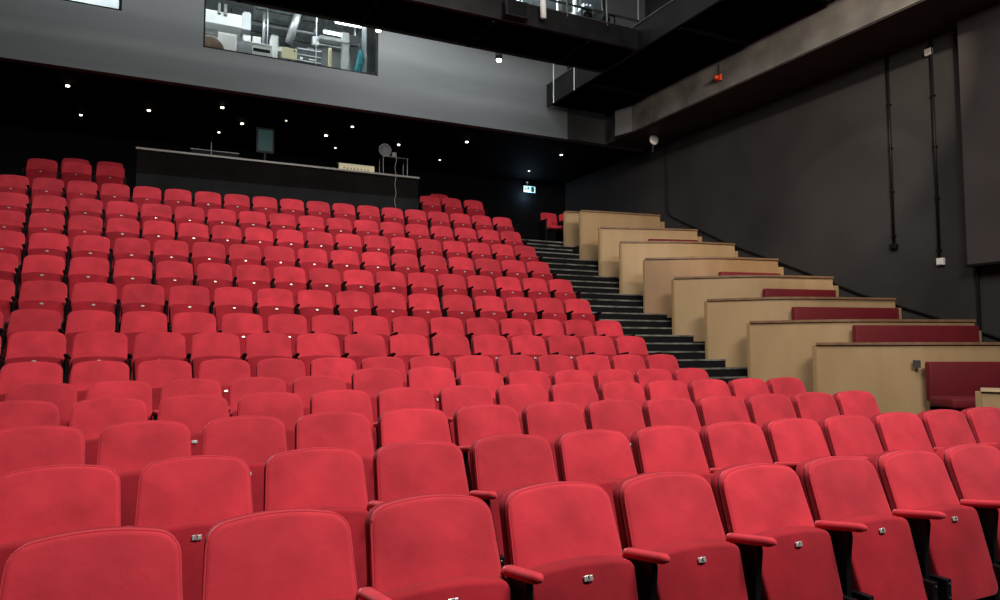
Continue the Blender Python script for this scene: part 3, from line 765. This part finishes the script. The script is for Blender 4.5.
for (x, y, z, e) in [(1.2, 15.2, 7.55, 42), (3.4, 15.4, 7.55, 34), (8.3, 15.2, 9.4, 200), (-1.5, 15.0, 7.5, 60)]:
    area('strip_light_glow', (x, y, Zr(z)), (x, y + .5, 6), 1.6, .4, e, COOL)
def simple(name, L, m, lab, cat, parts=(), bev=.006, group=None):
    x0 = L[0][0]; y0 = L[0][2]; z0 = L[0][4]
    r = empty(name, (x0, y0, Zr(z0)), lab, cat, group)
    def mk(nm, LL, mm):
        bm = bmesh.new()
        for b in LL: box(bm, b[0] - x0, b[1] - x0, b[2] - y0, b[3] - y0, b[4] - z0, b[5] - z0, bev)
        new_obj(nm, bm, mm, r)
    mk('body', L, m)
    for nm, LL, mm in parts: mk(nm, LL, mm)
    return r
simple('box_duct', [(.2, 1.50, 16.2, 16.6, 6.97, 7.25)], 'whitecard', 'broad cream box duct at the upper left of the long window', 'duct',
       [('flange', [(1.48, 1.66, 16.16, 16.64, 6.94, 7.30)], 'offwhite'), ('clamp', [(.98, 1.04, 16.15, 16.2, 7.18, 7.42), (1.10, 1.17, 16.15, 16.2, 7.16, 7.42)], 'steel')])
simple('cable_trunking', [(.2, 1.45, 16.75, 16.85, 6.95, 6.99)], 'whitecard', 'thin white trunking line below the cream box duct', 'trunking', [('hanger', [(.3, .32, 16.8, 16.82, 6.99, 7.65), (1.3, 1.32, 16.8, 16.82, 6.99, 7.65)], 'steel')])
simple('white_cabinet', [(.95, 1.30, 15.3, 15.8, 5.15, 6.42)], 'whitecard', 'bright white cabinet between the brown chair and the grey chair', 'cabinet', [('door', [(.97, 1.28, 15.285, 15.3, 5.2, 6.38)], 'white')])
simple('wall_shelf', [(.3, 1.35, 15.9, 16.1, 6.42, 6.50)], 'whitecard', 'white shelf board sloping away behind the brown chair', 'shelf', [('bracket', [(.5, .53, 15.9, 16.1, 6.3, 6.42), (1.1, 1.13, 15.9, 16.1, 6.3, 6.42)], 'steel')])
r = empty('armchair', (.78, 14.98, Zr(5.15)), 'brown rounded chair back at the lower left of the long window', 'chair')
new_obj('backrest', pad(.27, .27, .45, 1.04, .16, .10, .05, .10, .04, .02, .02, .05), 'brown', r, True)
bm = bmesh.new(); box(bm, -.26, .26, -.22, .2, .3, .45, .04); new_obj('seat', bm, 'brown', r)
for sx in (-.2, .2):
    for sy in (-.16, .14):
        bm = bmesh.new(); tube(bm, [(sx, sy, 0), (sx, sy, .32)], .02); new_obj('leg', bm, 'steel', r)
r = empty('office_chair', (1.43, 14.98, Zr(5.15)), 'dark grey rounded office chair beside the white cabinet', 'chair')
new_obj('backrest', pad(.15, .16, .5, 1.03, .05, .09, .05, .06, .02, .02, .02, .05), 'grey', r, True)
bm = bmesh.new(); box(bm, -.18, .18, -.2, .1, .42, .5, .03); new_obj('seat', bm, 'grey', r)
bm = bmesh.new(); tube(bm, [(0, 0, 0), (0, 0, .42)], .03); new_obj('column', bm, 'steel', r)
for k, (x, z, w_, h, lb) in enumerate([(1.52, 6.72, .16, .16, 'left lower one'), (1.72, 6.72, .18, .16, 'middle one beside the pipe'), (1.52, 6.98, .14, .42, 'tall one on the flange'), (2.22, 6.62, .12, .12, 'small one above the pale cupboard'), (3.02, 6.93, .15, .2, 'right one by the steel pipes')]):
    simple('control_box', [(x, x + w_, 16.30, 16.42, z, z + h)], 'whitecard', 'small white control box behind the long window, ' + lb, 'control box', [('lid', [(x + .01, x + w_ - .01, 16.285, 16.3, z + .01, z + h - .01)], 'white'), ('post', [(x + w_ / 2 - .02, x + w_ / 2 + .02, 16.42, 16.46, 5.15, z + h)], 'steel')], group='white control boxes behind the window')
simple('low_cabinet', [(1.60, 1.98, 15.25, 15.6, 5.15, 6.27)], 'offwhite', 'low pale cabinet with dark openings right of the grey chair', 'cabinet', [('opening', [(1.62, 1.96, 15.235, 15.25, 6.12, 6.19)], 'black_metal'), ('top', [(1.58, 2.0, 15.22, 15.62, 6.27, 6.30)], 'whitecard')])
simple('cupboard', [(2.00, 2.14, 15.4, 15.7, 5.15, 6.60)], 'offwhite', 'tall narrow pale cupboard left of the cream board', 'cupboard', [('door', [(2.02, 2.12, 15.385, 15.4, 5.2, 6.56)], 'whitecard')])
simple('notice_board', [(2.19, 2.50, 15.2, 15.24, 6.06, 6.30)], 'cream', 'cream notice board standing in the long window', 'board', [('clip', [(2.43, 2.46, 15.18, 15.2, 6.23, 6.26)], 'black_metal'), ('stand', [(2.3, 2.4, 15.24, 15.28, 5.15, 6.2)], 'steel')])
simple('equipment_rack', [(2.58, 3.14, 15.8, 16.15, 5.15, 6.60)], 'dark_rack', 'dark equipment rack right of the cream board', 'rack', [('shelf', [(2.6, 3.12, 15.78, 15.8, 6.30 + .13 * k, 6.315 + .13 * k) for k in range(3)], 'bright_steel'), ('panel', [(2.66, 2.72, 15.78, 15.8, 6.33, 6.38), (2.85, 3.0, 15.78, 15.8, 6.35, 6.37)], 'whitecard')])
simple('cream_post', [(3.18, 3.25, 15.3, 15.36, 5.15, 6.50)], 'cream', 'slim cream upright strip right of the dark rack', 'post')
simple('steel_column', [(3.50, 3.65, 15.4, 15.55, 5.15, 6.95)], 'offwhite', 'pale column left of the teal coat', 'column', [('base_plate', [(3.47, 3.68, 15.37, 15.58, 5.15, 5.18)], 'steel'), ('head_plate', [(3.0, 3.66, 15.38, 15.58, 6.70, 6.78)], 'offwhite')])
r = empty('hanging_coat', (3.86, 15.30, Zr(5.55)), 'teal coat hanging near the right end of the long window', 'coat')
bm = bmesh.new(); lathe(bm, [(.08, 0), (.10, .2), (.09, .55), (.085, .8), (.05, .95), (.015, 1.02)], 14)
for v in bm.verts: v.co.y *= .5; v.co.x += .03 * math.sin(v.co.z * 9)
new_obj('cloth', bm, 'teal', r, True)
bm = bmesh.new(); tube(bm, [(0, 0, 1.0), (0, .0, 1.15), (.0, .14, 1.2)], .006); new_obj('hook', bm, 'steel', r)
simple('coat_rail_panel', [(3.70, 3.93, 15.48, 15.52, 5.15, 6.95)], 'dark_rack', 'dark panel behind the teal coat', 'panel', [('rail', [(3.70, 3.93, 15.44, 15.48, 6.7, 6.73)], 'steel')])
simple('metal_locker', [(3.98, 4.32, 15.2, 15.6, 5.15, 7.6)], 'grey', 'tall dark grey locker at the right end of the long window', 'locker', [('door', [(3.99, 4.13, 15.18, 15.2, 5.2, 7.55)], 'steel'), ('door', [(4.15, 4.31, 15.18, 15.2, 5.2, 7.55)], 'steel')])
pl_ = ['thick pipe slanting upward behind the middle of the window', 'vertical pipe left of centre in the long window', 'slim vertical pipe right of centre in the long window', 'uppermost horizontal pipe below the short tube light', 'middle horizontal pipe below the short tube light', 'lowest horizontal pipe below the short tube light', 'long horizontal pipe high above the cream board', 'vertical pipe through the white control boxes']
for k, (a, b, rr) in enumerate([((2.45, 16.0, 6.75), (2.68, 16.0, 7.65), .09), ((1.98, 15.9, 6.3), (1.98, 15.9, 7.65), .014), ((2.95, 15.5, 5.2), (2.95, 15.5, 7.65), .010), ((3.1, 16.2, 7.10), (3.95, 16.2, 7.10), .014), ((3.1, 16.25, 7.03), (3.95, 16.25, 7.03), .014), ((3.1, 16.3, 6.96), (3.95, 16.3, 6.96), .014), ((1.7, 16.6, 7.3), (3.1, 16.6, 7.3), .035), ((1.93, 16.12, 6.5), (1.93, 16.12, 7.65), .035)]):
    bm = bmesh.new(); tube(bm, [(a[0], a[1], Zr(a[2])), (b[0], b[1], Zr(b[2]))] + ([(b[0] + .03, b[1], Zr(b[2]) + .03), (b[0] + .03, b[1], Zr(7.65))] if a[2] == b[2] else []), rr, 10)
    tag(new_obj('pipe', bm, 'bright_steel', smooth=True), pl_[k], 'pipe', 'pipes behind the long window')
simple('ceiling_duct', [(1.75, 2.5, 15.7, 18.0, 7.38, 7.64)], 'duct_grey', 'dull grey duct running back under the ceiling left of the slanting pipe', 'duct', [('band', [(1.74, 2.51, 16.0 + .6 * k, 16.04 + .6 * k, 7.37, 7.645) for k in range(3)], 'steel')])
simple('ceiling_duct', [(2.75, 3.15, 15.9, 18.0, 7.42, 7.64)], 'duct_grey', 'narrower grey duct running back under the ceiling right of the slanting pipe', 'duct', [('band', [(2.74, 3.16, 16.2 + .6 * k, 16.24 + .6 * k, 7.41, 7.645) for k in range(3)], 'steel')])
for k, (x, y, lb) in enumerate([(7.35, 15.1, 'leftmost'), (8.45, 15.2, 'second from left'), (8.75, 15.0, 'thick middle one'), (9.35, 15.2, 'rightmost')]):
    bm = bmesh.new(); box(bm, x, x + .07 + .05 * (k == 2), y, y + .08, Zr(5.15), Zr(9.45), .005)
    tag(new_obj('steel_post', bm, 'whitecard'), 'pale steel post behind the high window, %s of four' % lb, 'post', 'posts behind the high window')
simple('cable_tray', [(9.45, 9.72, 14.9, 16.9, 8.55, 8.6)], 'bright_steel', 'bright cable tray receding behind the high window', 'cable tray', [('rung', [(9.45 + .1 * k, 9.47 + .1 * k, 14.9, 16.9, 8.6, 8.66) for k in range(3)], 'bright_steel'), ('hanger', [(9.58, 9.6, 15.2, 15.22, 8.6, 9.45), (9.58, 9.6, 16.4, 16.42, 8.6, 9.45)], 'steel')], bev=.0)
simple('air_handling_unit', [(6.9, 7.9, 15.9, 16.5, 7.6, 8.35)], 'whitecard', 'white air handling unit at the left of the high window', 'machine', [('grille', [(7.0, 7.8, 15.885, 15.9, 7.75 + .1 * k, 7.78 + .1 * k) for k in range(5)], 'steel'), ('leg', [(6.95, 7.0, 15.95, 16.0, 5.15, 7.6)], 'steel'), ('leg', [(7.8, 7.85, 15.95, 16.0, 5.15, 7.6)], 'steel')])

simple('white_cupboard', [(-2.3, -.72, 15.45, 15.9, 5.15, 7.3)], 'whitecard', 'white cupboard filling the small window at the top left', 'cupboard', [('door', [(-2.28, -1.52, 15.43, 15.45, 5.2, 7.25)], 'offwhite'), ('door', [(-1.50, -.74, 15.43, 15.45, 5.2, 7.25)], 'offwhite')])  # white block put in to make the small window read bright
# strip light fixture added out of sight to carry the fascia fill
r = empty('catwalk_strip_light', (5.2, 12.70, Zr(6.70)), 'long strip light hidden behind the catwalk washing the grey fascia', 'strip light')
bm = bmesh.new(); box(bm, -2.1, 2.1, -.06, .0, -.04, .04, .01); new_obj('housing', bm, 'offwhite', r)
for xx in (-1.6, 1.6):
    bm = bmesh.new(); tube(bm, [(xx, -.03, .03), (xx, -.03, 9.6 - 6.70)], .008); new_obj('hanger', bm, 'steel', r)
# white elbow pipe and black junction case on the near face of the catwalk
bm = bmesh.new(); tube(bm, [(5.62, 10.60, Zr(6.25)), (5.80, 10.60, Zr(6.22)), (5.88, 10.60, Zr(6.12)), (5.89, 10.60, Zr(5.70))], .055, 12)
tag(new_obj('elbow_pipe', bm, 'whitecard', smooth=True), 'white elbow pipe on the near edge of the crossing catwalk', 'pipe')
r = empty('junction_case', (5.38, 10.64, Zr(5.60)), 'black junction case on the catwalk edge beside the white elbow pipe', 'case')
bm = bmesh.new(); box(bm, -.24, .20, -.10, .05, 0, .28, .01); new_obj('body', bm, 'girder', r)
bm = bmesh.new(); box(bm, -.20, .16, -.11, -.10, .03, .25, .004); new_obj('lid', bm, 'black_metal', r)
